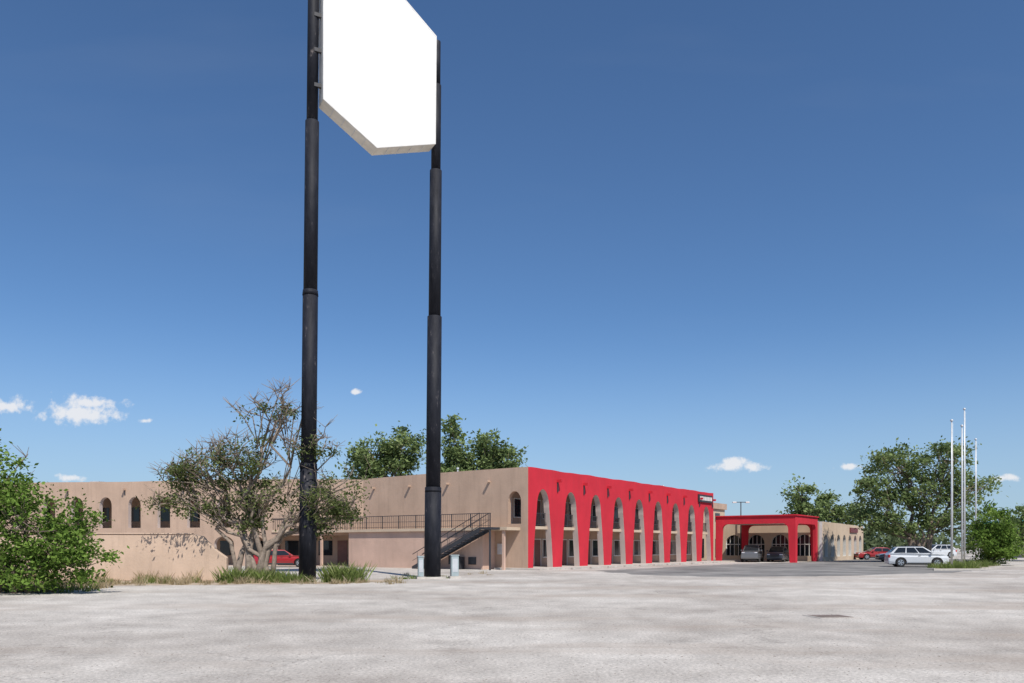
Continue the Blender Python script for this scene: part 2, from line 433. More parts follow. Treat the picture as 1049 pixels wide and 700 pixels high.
prism("end_wall",[(f+0.352,0),(3.0,0),(3.0,4.48),(f+0.352,4.48)],[arch_hole(f+2.0+2.75*i,1.9,0.6,2.1,3.05) for i in range(4)],w0+0.002,w0+0.35,[M_CREAM,M_WHITE],off,axis='X')
box("inner_core",w0+0.75,w1,f+0.75,3,0,4.0,M_GLASS,off)
box("roof",w0+0.36,w1-0.01,f+0.36,3,4.01,4.12,M_ROOF,off)
box("far_end_wall",w1+0.001,w1+0.3,f,3,0,4.35,M_CREAM,off)
mull=[]
for i in range(4):
    c=f+2.0+2.75*i
    for d in (-0.5,0,0.5): mull.append((w0+0.2,w0+0.26,c+d-0.03,c+d+0.03,0.6,3.0))
    mull.append((w0+0.2,w0+0.26,c-0.95,c+0.95,1.9,1.97))
for i in range(7):
    c=w0+1.6+2.9*i
    mull.append((c-0.03,c+0.03,f+0.2,f+0.26,0.5,3.05))
boxes("window_mullions",mull,M_WHITE,off)
box("name_board",w0+13,w0+17,f-0.14,f-0.002,3.45,4.05,simple("dark_red_board",(0.16,0.03,0.03),0.5),off)

# ------------------------------------------------------------------ left wing
wing=empty("motel_wing_building",(-48.5,75.6,0),math.atan2(-0.199,0.98))
WL=36.7; WH=7.55
hol=[arch_hole(26.65-2.95*k,1.25,3.35,5.4,6.15) for k in range(9)]
hol+=[arch_hole(26.65-2.95*k,1.9,0.05,1.9,2.6) for k in range(9)]
hol+=[[(28.6,0.05),(28.6,2.65),(31.6,2.65),(31.6,0.05)],[(32.0,0.05),(32.0,2.65),(36.2,2.65),(36.2,0.05)]]
prism("arcade_wall",[(0,-0.1),(WL,-0.1),(WL,WH-0.2),(30,WH-0.05),(22,WH+0.02),(14,WH-0.04),(6,WH+0.05),(0,WH)],hol,0,0.4,[M_TAN,M_REVEAL],wing)
box("rooms",0.2,WL,2.4,13,0,6.7,M_TAN,wing)
box("roof_deck",0.2,WL,0.402,13,6.702,6.85,M_ROOF,wing)
box("gallery_floor",0.1,WL-0.1,0.402,2.398,2.9,3.15,M_CREAM,wing)
gl=[];dr=[]
for k in range(11):
    c=2.5+3.2*k
    for z in (0.1,3.2):
        dr.append((c-1.2,c-0.3,2.34,2.399,z,z+2.1)); gl.append((c+0.2,c+1.5,2.35,2.399,z+0.8,z+2.1))
boxes("room_doors",dr,M_DOOR,wing); boxes("room_windows",gl,M_GLASS,wing)
rl=[(28.4,WL,-0.06,-0.03,4.05,4.1)]
for j in range(42):
    rl.append((28.4+j*0.2,28.42+j*0.2,-0.055,-0.035,3.1,4.05))
boxes("railing",rl,M_DARK,wing)
box("walkway_edge",28.3,WL,-0.1,-0.001,2.9,3.1,M_CREAM,wing)
boxes("scuppers",[(2.0+2.95*2*k,2.16+2.95*2*k,-0.4,-0.001,6.75,6.9) for k in range(6)],M_TAN,wing)
boxes("scupper_stains",[(2.03+2.95*2*k,2.13+2.95*2*k,-0.03,-0.001,6.3,6.74) for k in range(6)],M_DARK,wing)
boxes("rooftop_units",[(7,8,4,5,6.86,8.0),(15,16.2,5,6,6.86,7.9),(21,21.6,3,3.6,6.86,8.1)],M_GALV,wing)

# ------------------------------------------------------------------ garden wall
gw=empty("garden_wall",(0,39.6,0),0.0)
prism("wall_body",[(-34,0),(-14.0,0),(-14.0,1.15),(-14.5,1.5),(-15.2,2.2),(-15.6,2.28),(-22,2.3),(-27,2.33),(-34,2.3)],[],0,0.3,[M_FENCE,M_FENCE],gw,bevel=0.03)
prism("wall_cap",[(-34,2.335),(-15.7,2.285),(-15.7,2.34),(-34,2.40)],[],-0.04,0.34,[M_FENCE],gw,bevel=0.02)

# ------------------------------------------------------------------ pylon sign
sign=empty("pylon_sign",(0,0,0))
def pole(name,x,y,segs,lean,mat):
    V=[];F=[]
    for (z0,z1,r) in segs:
        tube_data(V,F,[(x+z0*lean,y,z0),(x+z1*lean,y,z1)],[r,r*0.985],20)
        if z0>0.5:
            tube_data(V,F,[(x+(z0-0.24)*lean,y,z0-0.24),(x+(z0+0.02)*lean,y,z0+0.02)],[r*1.15,r*1.06],20)
    o=mesh_obj(name,V,F,mat,sign)
    for p in o.data.polygons: p.use_smooth=len(p.vertices)==4
    return o
pole("pole_left",-9.93,39.2,[(0,5.7,.415),(5.7,14.1,.37),(14.1,22.3,.335),(22.3,31.5,.27)],0.0105,M_BLACKP)
pole("pole_right",-4.2,42.6,[(0,4.8,.44),(4.8,13.8,.385),(13.8,21.5,.32),(21.5,26,.25),(26,28.3,.2)],0.0085,M_BLACKP)
for nm,x,y in (("footing_left",-9.93,39.2),("footing_right",-4.2,42.6)):
    tube(nm,[(x,y,0.0),(x,y,0.1)],[0.75,0.72],M_CONC,sign,24,False)
cab=empty("cabinet",(-9.10,38.87,0),math.atan2(2.67,5.21)); cab.parent=sign
shape=[(0,23.2),(2.68,21.45),(5.8,22.35),(5.85,27.9),(2.9,30.3),(0,28.7)]
prism("cabinet_body",shape,[],0.0,0.85,[M_CAB,M_CAB],cab,bevel=0.03)
cx,cz=2.93,25.9
inn=[(cx+(x-cx)*0.975,cz+(z-cz)*0.98) for x,z in shape]
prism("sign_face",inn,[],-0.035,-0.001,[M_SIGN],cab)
prism("face_rim",shape,[inn],-0.06,-0.002,[M_WHITE],cab)
boxes("mounting_brackets",[(-0.35,0.02,0.25,0.4,z,z+0.18) for z in (23.9,25.6,27.3,28.4)]+[(5.3,5.75,0.851,0.98,z,z+0.18) for z in (22.9,25,27)],M_DARK,cab)
VV=[];FF=[]
for t in (0.2,0.4,0.6,0.8):
    x=2.68*t; z=23.2-1.75*t
    tube_data(VV,FF,[(x,0.02,z-0.01),(x,0.83,z-0.01)],[0.018,0.018],4)
    x=2.68+3.12*t; z=21.45+0.9*t
    tube_data(VV,FF,[(x,0.02,z-0.01),(x,0.83,z-0.01)],[0.018,0.018],4)
mesh_obj("cabinet_seams",VV,FF,M_GALV,cab)

for i,(x,y,h,w) in enumerate([(-4.75,42.0,1.15,0.14),(-3.05,42.8,1.2,0.2)]):
    e=empty("utility_pedestal",(x,y,0),0.3)
    box("cabinet",-w,w,-w*0.8,w*0.8,0.12,h,M_BOXG,e,0.02)
    box("plinth",-w-0.08,w+0.08,-w*0.8-0.08,w*0.8+0.08,0,0.12,M_CONC,e)
    box("lid",-w-0.03,w+0.03,-w*0.8-0.03,w*0.8+0.03,h,h+0.05,M_BOXG,e,0.01)
    box("hatch",-w*0.7,w*0.7,-w*0.8-0.012,-w*0.8-0.001,0.35,h-0.15,M_GALV,e)

# ------------------------------------------------------------------ flagpoles
for (x,y,h,r) in [(33.2,61.0,11.1,0.065),(36.2,65.0,11.3,0.05),(39.2,70.0,13.5,0.065),(44.2,77,11.8,0.06)]:
    e=empty("flagpole",(x,y,0))
    tube("shaft",[(0,0,0),(0,0,h*0.5),(0,0,h)],[r*1.25,r,r*0.6],M_GALV,e,10)
    tube("base_collar",[(0,0,0),(0,0,0.25)],[r*2.6,r*1.8],M_GALV,e,10)
    V=[];F=[]; 
    tube_data(V,F,[(0,0,h),(0,0,h+0.06),(0,0,h+0.14),(0,0,h+0.2)],[0.03,0.11,0.11,0.02],10)
    mesh_obj("finial_ball",V,F,M_GALV,e,True)
    tube("halyard",[(r*1.5,0,1.2),(r*1.3,0,h-0.1)],[0.012,0.012],M_WHITE,e,4)
    box("cleat",r,r*1.9,-0.03,0.03,1.1,1.3,M_GALV,e)

isl=empty("kerbed_island",(0,0,0))
ip=ragged([(29.5,56.5),(33,57),(40,66),(47,78),(45.5,80),(39,72.5),(33.5,64)],0.05,1.0,9)
V=[(p[0],p[1],0) for p in ip]+[(p[0],p[1],0.12) for p in ip]; N=len(ip)
mesh_obj("kerb",V,[(i,(i+1)%N,N+(i+1)%N,N+i) for i in range(N)]+[tuple(range(N,2*N))],M_CONC,isl)
ctr=Vector((38.5,68)); ip2=[tuple(Vector(p).lerp(ctr,0.03)) for p in ip]
sheet("soil",ip2,0.124,simple("dry_soil",(0.34,0.29,0.20),0.95,var=0.25,scale=1.5),isl)

# ------------------------------------------------------------------ foliage
def leaf_mesh(name,C,shade,size,mat,parent,seed,up=0.3,asp=0.55):
    rs=np.random.RandomState(seed); n=len(C)
    nrm=rs.normal(size=(n,3)); nrm[:,2]=np.abs(nrm[:,2])+up; nrm/=np.linalg.norm(nrm,axis=1)[:,None]
    t=rs.normal(size=(n,3)); a=np.cross(nrm,t); a/=np.linalg.norm(a,axis=1)[:,None]; b=np.cross(nrm,a)
    s=(size*rs.uniform(0.55,1.3,size=n))[:,None]
    P=np.stack([C-a*s,C-b*s*asp,C+a*s,C+b*s*asp],axis=1).reshape(-1,3).astype(np.float32)
    return quads(name,P,n,shade,mat,parent)
def quads(name,P,n,shade,mat,parent):
    me=bpy.data.meshes.new(name)
    me.vertices.add(4*n); me.vertices.foreach_set("co",P.ravel())
    me.loops.add(4*n); me.loops.foreach_set("vertex_index",np.arange(4*n,dtype=np.int32))
    me.polygons.add(n); me.polygons.foreach_set("loop_start",np.arange(0,4*n,4,dtype=np.int32))
    try: me.polygons.foreach_set("loop_total",np.full(n,4,dtype=np.int32))
    except Exception: pass
    me.update(calc_edges=True)
    at=me.attributes.new("shade","FLOAT","FACE"); at.data.foreach_set("value",np.clip(shade,0,1).astype(np.float32))
    me.materials.append(mat)
    return link(bpy.data.objects.new(name,me),parent)

def make_tree(name,base,lobes,trunks,nclump,nleaf,leaf,csig,seed,lm,bark,trunk_r=0.25,fork=0.3,bare=0,flat=0.7,skip=0.0):
    rnd=random.Random(seed); rs=np.random.RandomState(seed)
    par=empty(name,base)
    V=[];F=[]
    tips=[]
    vol=[(l[3]*l[4]*l[5])**0.7 for l in lobes]; tot=sum(vol)
    zt=max(l[2]+l[5] for l in lobes)
    for li,l in enumerate(lobes):
        c=Vector(l[:3]); tb=Vector(trunks[li%len(trunks)])
        fz=fork*zt*rnd.uniform(0.6,1.2)
        p1=tb+Vector(((c.x-tb.x)*0.12,(c.y-tb.y)*0.12,fz))
        pts=[tb]
        steps=7
        rad=trunk_r*rnd.uniform(0.6,1.0)
        rads=[rad*1.25]
        pts.append(tb.lerp(p1,0.5)+Vector((rnd.uniform(-.1,.1),rnd.uniform(-.1,.1),0))); rads.append(rad)
        pts.append(p1); rads.append(rad*0.9)
        for i in range(1,steps+1):
            t=i/steps
            q=p1.lerp(c,t); q.z=p1.z+(c.z-p1.z)*t**0.85
            j=0.08*(c-p1).length
            q+=Vector((rnd.uniform(-j,j),rnd.uniform(-j,j),rnd.uniform(-j,j)*.6)) if i<steps else Vector()
            pts.append(q); rads.append(rad*0.85*(1-t*0.72))
        tube_data(V,F,pts,rads,7)
        k=max(3,int(nclump*vol[li]/tot))
        for _ in range(k):
            d=Vector(rs.normal(size=3)).normalized()
            rr=rnd.uniform(0.35,1.0)**0.6*rnd.uniform(0.85,1.18)
            e=Vector((c.x+d.x*l[3]*rr,c.y+d.y*l[4]*rr,c.z+d.z*l[5]*rr))
            if e.z<0.3: e.z=0.3+rnd.random()*0.5
            s=pts[rnd.randint(max(3,len(pts)-5),len(pts)-1)]
            mid=s.lerp(e,0.5)+Vector((rnd.uniform(-.2,.2),rnd.uniform(-.2,.2),rnd.uniform(-.1,.25)))*l[3]*0.3
            r0=trunk_r*0.18
            tube_data(V,F,[s,mid,e],[r0,r0*0.6,r0*0.25],4)
            tips.append((e,d.z,mid))
    for _ in range(bare):
        e,dz,mid=rnd.choice(tips)
        if rnd.random()<0.5 and e.z<0.6*zt: e,dz,mid=rnd.choice(tips)
        top=e+Vector((rnd.uniform(-.9,.9),rnd.uniform(-.9,.9),rnd.uniform(.2,1.0)))
        q=e.lerp(top,0.5)+Vector((rnd.uniform(-.2,.2),0,rnd.uniform(-.1,.1)))
        tube_data(V,F,[mid,e,q,top],[0.038,0.028,0.02,0.009],4)
        for _k in range(4):
            tube_data(V,F,[q,q+Vector((rnd.uniform(-.7,.7),rnd.uniform(-.7,.7),rnd.uniform(-.1,.6)))],[0.017,0.007],3)
    mesh_obj("trunk_and_limbs",V,F,bark,par,smooth=True)
    Cs=[];Sh=[]
    for (e,dz,mid) in tips:
        if rnd.random()<skip*(2.3 if e.z>0.68*zt else 0.7): continue
        k=int(nleaf*rnd.uniform(0.3,1.5)); 
        off=rs.normal(size=(k,3))*csig*rnd.uniform(0.5,1.2); off[:,2]*=flat
        Cs.append(np.array(e)+off)
        Sh.append(np.full(k,0.5+rnd.uniform(-0.28,0.28))+rs.normal(size=k)*0.16)
    C=np.concatenate(Cs); Sh=np.concatenate(Sh)
    keep=C[:,2]>0.05
    leaf_mesh("crown_leaves",C[keep],Sh[keep],leaf,lm,par,seed)
    return par

L_TREE=leafmat("elm_leaves",(0.06,0.085,0.028),(0.19,0.225,0.085),(0.32,0.33,0.16))
L_BUSH=leafmat("bright_shrub_leaves",(0.055,0.10,0.02),(0.20,0.31,0.065),(0.31,0.40,0.11))
L_BG=leafmat("cottonwood_leaves",(0.09,0.135,0.05),(0.27,0.34,0.135),(0.36,0.40,0.2))
L_FAR=leafmat("distant_leaves",(0.08,0.11,0.06),(0.18,0.22,0.11))

make_tree("elm_tree",(-12.5,39.4,0),[
  (-2.6,0.2,5.2,1.8,1.4,1.0),(-0.8,-0.2,5.7,1.7,1.5,1.1),(0.3,0.2,4.2,1.5,1.4,0.9),(-3.3,-0.2,3.9,1.5,1.2,0.7),
  (0.7,0.0,7.8,1.2,1.1,1.1),(3.7,-0.2,4.2,1.6,1.3,1.1),(2.7,0.3,3.0,1.3,1.1,0.7),(-0.9,0.3,3.0,1.5,1.1,0.6),
  (2.7,-0.4,6.7,1.5,1.1,0.8),(-3.9,0.2,5.0,1.0,1.0,0.6),(4.5,0.1,3.4,0.9,0.9,0.8),(1.6,0,8.5,1.0,0.8,0.8)],
  [(0,0,0),(0.35,0.1,0),(-0.35,0.0,0),(0.7,0.15,0),(-0.9,0.1,0)],260,92,0.083,0.32,11,L_TREE,M_BARKG,trunk_r=0.17,fork=0.17,bare=230,skip=0.33)
make_tree("green_shrub",(-18.6,29.2,0),[
  (-0.6,0,3.8,1.5,1.5,1.7),(0.9,0.2,2.9,1.6,1.4,1.2),(-1.0,0,1.6,1.9,1.5,1.5),(2.1,0,1.7,1.3,1.2,1.0),(0.9,-0.2,0.9,1.7,1.3,0.8),(-1.4,0.2,5.2,1.2,1.2,1.0),(2.8,0,2.5,0.8,0.8,0.5),(-3,0,2.4,1.8,1.5,2),(3.3,0,1.0,0.9,0.8,0.8)],
  [(0,0,0),(0.6,0,0),(-0.8,0,0),(1.1,0,0)],320,95,0.085,0.30,23,L_BUSH,M_BARK,trunk_r=0.09,fork=0.12,bare=25)
make_tree("cottonwood_tree",(-14.7,98,0),[(-2.2,0,12.8,3.0,3,2.2),(1.4,0,13.4,2.8,3,2.5),(0,0,10,3.8,3.5,2.7),(-4,1,10.8,2.2,2.5,1.8)],
  [(0,0,0)],135,85,0.24,0.65,31,L_BG,M_BARK,trunk_r=0.4,fork=0.3,skip=0.04)
make_tree("cottonwood_tree",(-5.9,96,0),[(-1.0,0,14.6,1.2,1.5,2.7),(-0.4,0,11,1.7,2,2.4),(-1.6,0,10.2,1.7,2,2.0)],[(0,0,0)],85,85,0.24,0.55,32,L_BG,M_BARK,trunk_r=0.35,fork=0.3)
make_tree("cottonwood_tree",(-1.9,97,0),[(-0.8,0,13.2,1.8,2,2.1),(1.3,0,12,1.4,2,1.9),(-1,0,10,2.3,2,2.0),(1.0,0,9.8,1.9,2,2.0)],[(0,0,0)],105,85,0.24,0.55,33,L_BG,M_BARK,trunk_r=0.35,fork=0.3)
make_tree("cottonwood_tree",(45,121,0),[(-1.5,0,9.6,1.6,2,2.4),(2.5,0,7.6,2.6,2.4,1.8),(0,0,6,3.5,3,2.3),(6,0,6.4,2.4,2.5,1.6)],[(0,0,0)],90,80,0.28,0.65,34,L_BG,M_BARK,trunk_r=0.3,fork=0.3)
make_tree("elm_tree",(43.5,86,0),[(-2.5,0,10.2,3.2,3,2.2),(2.5,0,10.8,3.2,3,2.2),(-4.8,0,7.2,2.4,3,2.2),(0,0,7.5,3.6,3.5,2.4),(5.0,0,7.8,2.4,3,2.4),(-3.0,0,4.4,3.2,3,1.6),(2.8,0,4.4,3.6,3,1.6),(-5.6,0,4.2,1.8,2,1.4)],
  [(0,0,0),(0.6,0,0),(-0.6,0,0)],240,90,0.19,0.56,35,L_BG,M_BARK,trunk_r=0.32,fork=0.18,skip=0.05)
make_tree("round_shrub",(42.9,72,0),[(0,0,3.6,1.7,1.6,1.7),(-0.5,0,1.8,1.9,1.6,1.7),(0.8,0,2.2,1.5,1.5,1.8)],[(0,0,0),(0.3,0,0)],120,100,0.13,0.36,36,L_BUSH,M_BARK,trunk_r=0.1,fork=0.12)
make_tree("elm_tree",(60,92,0),[(0,0,4,3,3,2.6),(-3,0,3,2.5,2.5,2.0),(3,0,4,3,3,2.4)],[(0,0,0)],70,80,0.25,0.7,37,L_BG,M_BARK,trunk_r=0.25,fork=0.2)

rs=np.random.RandomState(5)
Cs=[];Sh=[]
def belt(x0,x1,y,n,hmin,hmax):
    for i in range(n):
        x=rs.uniform(x0,x1); h=rs.uniform(hmin,hmax); r=h*0.55
        k=60
        d=rs.normal(size=(k,3)); d/=np.linalg.norm(d,axis=1)[:,None]
        d*=rs.uniform(0.5,1,size=(k,1))
        Cs.append(np.array([x,y+rs.uniform(-14,14),h*0.52])+d*np.array([r,r,h*0.5])); Sh.append(np.full(k,0.5+rs.uniform(-.3,.3))+rs.normal(size=k)*.12)
belt(-220,-75,170,70,4,8); belt(55,260,190,130,4,8); belt(-80,60,210,30,4,6)
C=np.concatenate(Cs);Sh=np.concatenate(Sh); C[:,2]=np.maximum(C[:,2],0.1)
dt=empty("distant_tree_line"); leaf_mesh("foliage",C,Sh,0.85,L_FAR,dt,44)

def grass(name,regions,seed,cols):
    rs=np.random.RandomState(seed)
    par=empty(name)
    for ri,(cx,cy,rx,ry,n,h,ci,z0) in enumerate(regions):
        nt_=max(1,n//30)
        tx=cx+rs.uniform(-1,1,nt_)*rx; ty=cy+rs.uniform(-1,1,nt_)*ry; th=rs.uniform(0.2,1.35,nt_)
        idx=rs.randint(0,nt_,n)
        X=tx[idx]+rs.normal(size=n)*0.12; Y=ty[idx]+rs.normal(size=n)*0.12
        hh=h*th[idx]*rs.uniform(0.5,1.2,n)
        a=rs.uniform(0,6.28,n); w=rs.uniform(0.008,0.02,n)
        lean=rs.normal(size=(n,2))*0.35*hh[:,None]
        P=np.zeros((n,4,3),dtype=np.float32)
        P[:,0,:]=np.stack([X-np.cos(a)*w,Y-np.sin(a)*w,np.full(n,z0)],1)
        P[:,1,:]=np.stack([X+np.cos(a)*w,Y+np.sin(a)*w,np.full(n,z0)],1)
        P[:,2,:]=np.stack([X+lean[:,0]*.5+np.cos(a)*w*.7,Y+lean[:,1]*.5+np.sin(a)*w*.7,z0+hh*0.6],1)
        P[:,3,:]=np.stack([X+lean[:,0],Y+lean[:,1],z0+hh],1)
        quads("blades_%d"%ri,P,n,th[idx]*0.5+rs.normal(size=n)*.18,cols[ci],par)
G_GREEN=leafmat("green_weeds",(0.09,0.13,0.035),(0.26,0.32,0.10),(0.40,0.38,0.2))
G_DRY=leafmat("dry_grass",(0.30,0.23,0.13),(0.52,0.43,0.28),(0.58,0.49,0.35))
M_SOIL=simple("verge_soil",(0.42,0.34,0.26),0.95,var=0.3,scale=1.0,spec=0.1)
sheet("verge_soil",ragged([(-33,39.5),(-33,33.5),(-22,33.8),(-14,35.2),(-8,36.8),(-5.6,38.5),(-6,41),(-12,42),(-16,39.5)],0.5,0.7,21),0.003,M_SOIL)
grass("roadside_weeds",[(-19,36.5,7,1.6,3000,0.30,1,0),(-15.5,37.6,3.5,1.2,700,0.32,0,0),(-12.3,38.2,1.4,0.7,1900,0.55,0,0),(-7.9,38.2,0.8,0.5,2400,0.68,0,0),(-10.2,38.0,1.0,0.4,900,0.45,0,0),
   (-20,31.5,3.5,2.0,3000,0.35,1,0),(-19,31,3,1.5,900,0.35,0,0),(-9,37.2,4,1.2,1200,0.28,1,0),(-24,38.9,9,0.4,1300,0.5,1,0),(-5,42.3,1.4,0.6,350,0.22,0,0),(-3,48,5,4,260,0.15,1,0)],8,[G_GREEN,G_DRY])
grass("island_grass",[(32,58.5,1.6,0.9,1500,0.35,0,0.124),(35,62.5,1.3,1.2,1200,0.4,0,0.124),(38,66.5,1.5,1.5,1200,0.4,0,0.124),(42,72.5,1.6,2,1200,0.4,0,0.124)],9,[G_GREEN,G_DRY])

# ------------------------------------------------------------------ cars
def paint(name,col,metal=0.0):
    return simple(name,col,0.28,metal=metal,var=0.04,scale=1,coat=0.7)
def car(name,loc,rz,kind,pm,scale=1.0):
    e=empty(name,loc,rz); e.scale=(scale,)*3
    if kind=='suv':
        L=2.25;W=0.92;top=[(2.27,0.45),(2.26,0.74),(2.14,0.95),(1.75,1.04),(1.15,1.10),(0,1.13),(-1.2,1.16),(-2.10,1.18),(-2.24,0.98),(-2.27,0.5)]
        wx=(1.38,-1.32);wr=0.37;gh=(1.28,0.38,-1.55,-2.12,1.10,1.70)
    elif kind=='sedan':
        L=2.35;W=0.9;top=[(2.37,0.4),(2.33,0.65),(2.15,0.80),(1.6,0.89),(1.0,0.94),(0,0.96),(-1.4,0.98),(-2.2,0.97),(-2.36,0.85),(-2.38,0.45)]
        wx=(1.45,-1.35);wr=0.33;gh=(1.05,0.3,-1.0,-1.65,0.93,1.43)
    else:
        L=2.8;W=0.98;top=[(2.85,0.5),(2.85,0.95),(2.7,1.1),(1.9,1.17),(1.3,1.18),(0,1.2),(-0.9,1.2),(-2.75,1.2),(-2.82,1.1),(-2.85,0.55)]
        wx=(1.85,-1.75);wr=0.4;gh=(1.3,0.65,-0.72,-0.88,1.17,1.86)
    zb=0.26 if kind!='pickup' else 0.38
    def arc(cx): 
        R=wr+0.07
        a0=math.asin(max(-1,min(1,(zb-wr)/R)))
        return [(cx+R*math.cos(t),wr+R*math.sin(t)) for t in [math.pi-a0-(math.pi-2*a0)*i/10 for i in range(11)]]
    out=[(top[-1][0]+0.05,zb)]+arc(wx[1])+arc(wx[0])+[(top[0][0]-0.05,zb)]+top
    b=prism("body",out,[],-W,W,[pm],e)
    for v in b.data.vertices:
        s=1 if v.co.y>0 else -1
        if v.co.z>0.85: v.co.y=s*(W-0.07)
        if v.co.z<0.4: v.co.y=s*(W-0.04)
        if abs(v.co.x)>L-0.25: v.co.y*=0.90
    bb=b.modifiers.new("b","BEVEL"); bb.width=0.05; bb.segments=3; bb.limit_method='ANGLE'; bb.angle_limit=math.radians(35)
    box("underbody",-L+0.25,L-0.25,-W+0.3,W-0.3,0.2,0.75,M_PLAST,e)
    xf0,xf1,xr1,xr0,z0,z1=gh; wi=W-0.1; wt=W-0.27
    vs=[(xf0,-wi,z0),(xf0,wi,z0),(xr0,wi,z0),(xr0,-wi,z0),(xf1,-wt,z1-.03),(xf1,wt,z1-.03),(xr1,wt,z1-.05),(xr1,-wt,z1-.05),((xf1+xr1)/2,-wt+.03,z1),((xf1+xr1)/2,wt-.03,z1)]
    fs=[(0,3,7,8,4),(1,5,9,6,2),(0,4,5,1),(3,2,6,7),(4,8,9,5),(8,7,6,9)]
    c=mesh_obj("cabin",vs,fs,pm,e)
    cb=c.modifiers.new("b","BEVEL"); cb.width=0.04; cb.segments=2
    def quad(nm,pts,offv,mat):
        P=[Vector(p)+Vector(offv) for p in pts]; return mesh_obj(nm,P,[tuple(range(len(P)))],mat,e)
    def lerp(a,b,t): return tuple(a[i]+(b[i]-a[i])*t for i in range(3))
    def inset(q,fu,fv0,fv1):
        a,b_,c_,d=q
        l0=lerp(a,d,fv0);l1=lerp(a,d,fv1);r0=lerp(b_,c_,fv0);r1=lerp(b_,c_,fv1)
        return [lerp(l0,r0,fu),lerp(l0,r0,1-fu),lerp(l1,r1,1-fu),lerp(l1,r1,fu)]
    quad("windscreen",inset([vs[0],vs[1],vs[5],vs[4]],0.06,0.08,0.92),(0.022,0,0.018),M_CGLASS)
    quad("rear_window",inset([vs[2],vs[3],vs[7],vs[6]],0.08,0.12,0.88),(-0.025,0,0.012),M_CGLASS)
    for s,q in ((-1,[vs[3],vs[0],vs[4],vs[7]]),(1,[vs[2],vs[1],vs[5],vs[6]])):
        full=inset(q,0.05,0.10,0.86)
        ncut=3 if kind=='suv' else 2
        for i in range(ncut):
            t0=i/ncut+0.018; t1=(i+1)/ncut-0.018
            quad("side_window_%d_%d"%(s,i),[lerp(full[0],full[1],t0),lerp(full[0],full[1],t1),lerp(full[3],full[2],t1),lerp(full[3],full[2],t0)],(0,s*0.022,0.008),M_CGLASS)
    for i,x in enumerate(wx):
        for s in (-1,1):
            y=s*(W-0.13)
            V=[];F=[]; tube_data(V,F,[(x,y-0.11,wr),(x,y-0.09,wr),(x,y+0.09,wr),(x,y+0.11,wr)],[wr*0.9,wr,wr,wr*0.9],22)
            mesh_obj("tyre_%d_%d"%(i,s),V,F,M_TYRE,e)
            V=[];F=[]; tube_data(V,F,[(x,y+s*0.10,wr),(x,y+s*0.118,wr)],[wr*0.66,wr*0.62],18)
            mesh_obj("rim_%d_%d"%(i,s),V,F,M_RIM,e)
            V=[];F=[]
            for k in range(5):
                t=2*math.pi*(k+0.5)/5
                tube_data(V,F,[(x+math.cos(t)*wr*.25,y+s*.119,wr+math.sin(t)*wr*.25),(x+math.cos(t)*wr*.56,y+s*.119,wr+math.sin(t)*wr*.56)],[0.03,0.045],5)
            mesh_obj("rim_gaps_%d_%d"%(i,s),V,F,M_PLAST,e)
    zl=top[1][1]
    for s in (-1,1):
        box("headlamp_%d"%s,L-0.22,L+0.0,min(s*0.5,s*0.8),max(s*0.5,s*0.8),zl-0.02,zl+0.12,M_LAMP,e,0.02)
        box("tail_lamp_%d"%s,-L-0.01,-L+0.15,min(s*0.62,s*0.82),max(s*0.62,s*0.82),zl+0.02,zl+0.27,M_TAIL,e,0.02)
        box("mirror_%d"%s,xf0-0.38,xf0-0.22,min(s*(W-.03),s*(W+0.14)),max(s*(W-.03),s*(W+0.14)),z0+0.02,z0+0.16,pm,e,0.02)
        box("door_handle_%d"%s,0.0,0.18,min(s*(W-.06),s*(W+0.0)),max(s*(W-.06),s*(W+0.0)),z0-0.17,z0-0.14,M_PLAST,e)
        box("sill_%d"%s,wx[1]+wr+.1,wx[0]-wr-.1,min(s*(W-.1),s*(W-.015)),max(s*(W-.1),s*(W-.015)),zb-0.03,zb+0.09,M_PLAST,e)
    box("grille",L-0.03,L+0.035,-0.45,0.45,zl-0.18,zl+0.02,M_PLAST,e,0.02)
    box("number_plate",-L-0.045,-L-0.02,-0.25,0.25,zl-0.1,zl+0.05,M_WHITE,e)
    if kind=='suv':
        boxes("roof_rails",[(xr1+.1,xf1-.1,s*wt-0.02,s*wt+0.02,z1+0.0,z1+0.035) for s in (-1,1)],M_PLAST,e)
    if kind=='pickup':
        box("bed_liner",-2.7,-0.95,-W+0.16,W-0.16,1.201,1.215,M_PLAST,e)
        boxes("bed_rails",[(-2.76,-0.92,s*(W-0.12)-0.04,s*(W-0.12)+0.04,1.2,1.25) for s in (-1,1)],pm,e)
    return e
P_WHITE=paint("white_car_paint",(0.56,0.58,0.60)); P_RED=paint("red_car_paint",(0.32,0.015,0.02)); P_SILV=paint("grey_car_paint",(0.16,0.17,0.18),0.4)
P_DARK=paint("charcoal_car_paint",(0.045,0.05,0.06))
car("parked_suv",(33.3,66.6,0.005),math.radians(-14),'suv',P_WHITE)
car("parked_sedan",(46.5,103,0.005),math.radians(178),'sedan',P_RED,1.1)
car("parked_sedan",(42.5,88.5,0.005),math.radians(170),'sedan',P_DARK)
car("parked_pickup",(26.2,88.0,0.005),math.radians(247),'pickup',P_SILV)
car("parked_suv",(29.3,89.0,0.005),math.radians(243),'suv',P_DARK)
car("parked_sedan",(-19.0,66.5,0.005),math.radians(12),'sedan',P_RED)
car("parked_suv",(62,118,0.005),math.radians(190),'suv',P_WHITE,1.15)

sb=empty("roadside_store",(76,118,0),0.2)
box("walls",0,20,0,10,0,4,M_CREAM,sb)
prism("roof",[(-0.8,4.0),(20.8,4.0),(18.6,5.6),(1.4,5.6)],[],-0.8,10.8,[simple("teal_roof",(0.06,0.30,0.28),0.6)],sb)
boxes("windows",[(1+3*i,3+3*i,-0.05,-0.002,0.8,2.8) for i in range(6)],M_GLASS,sb)

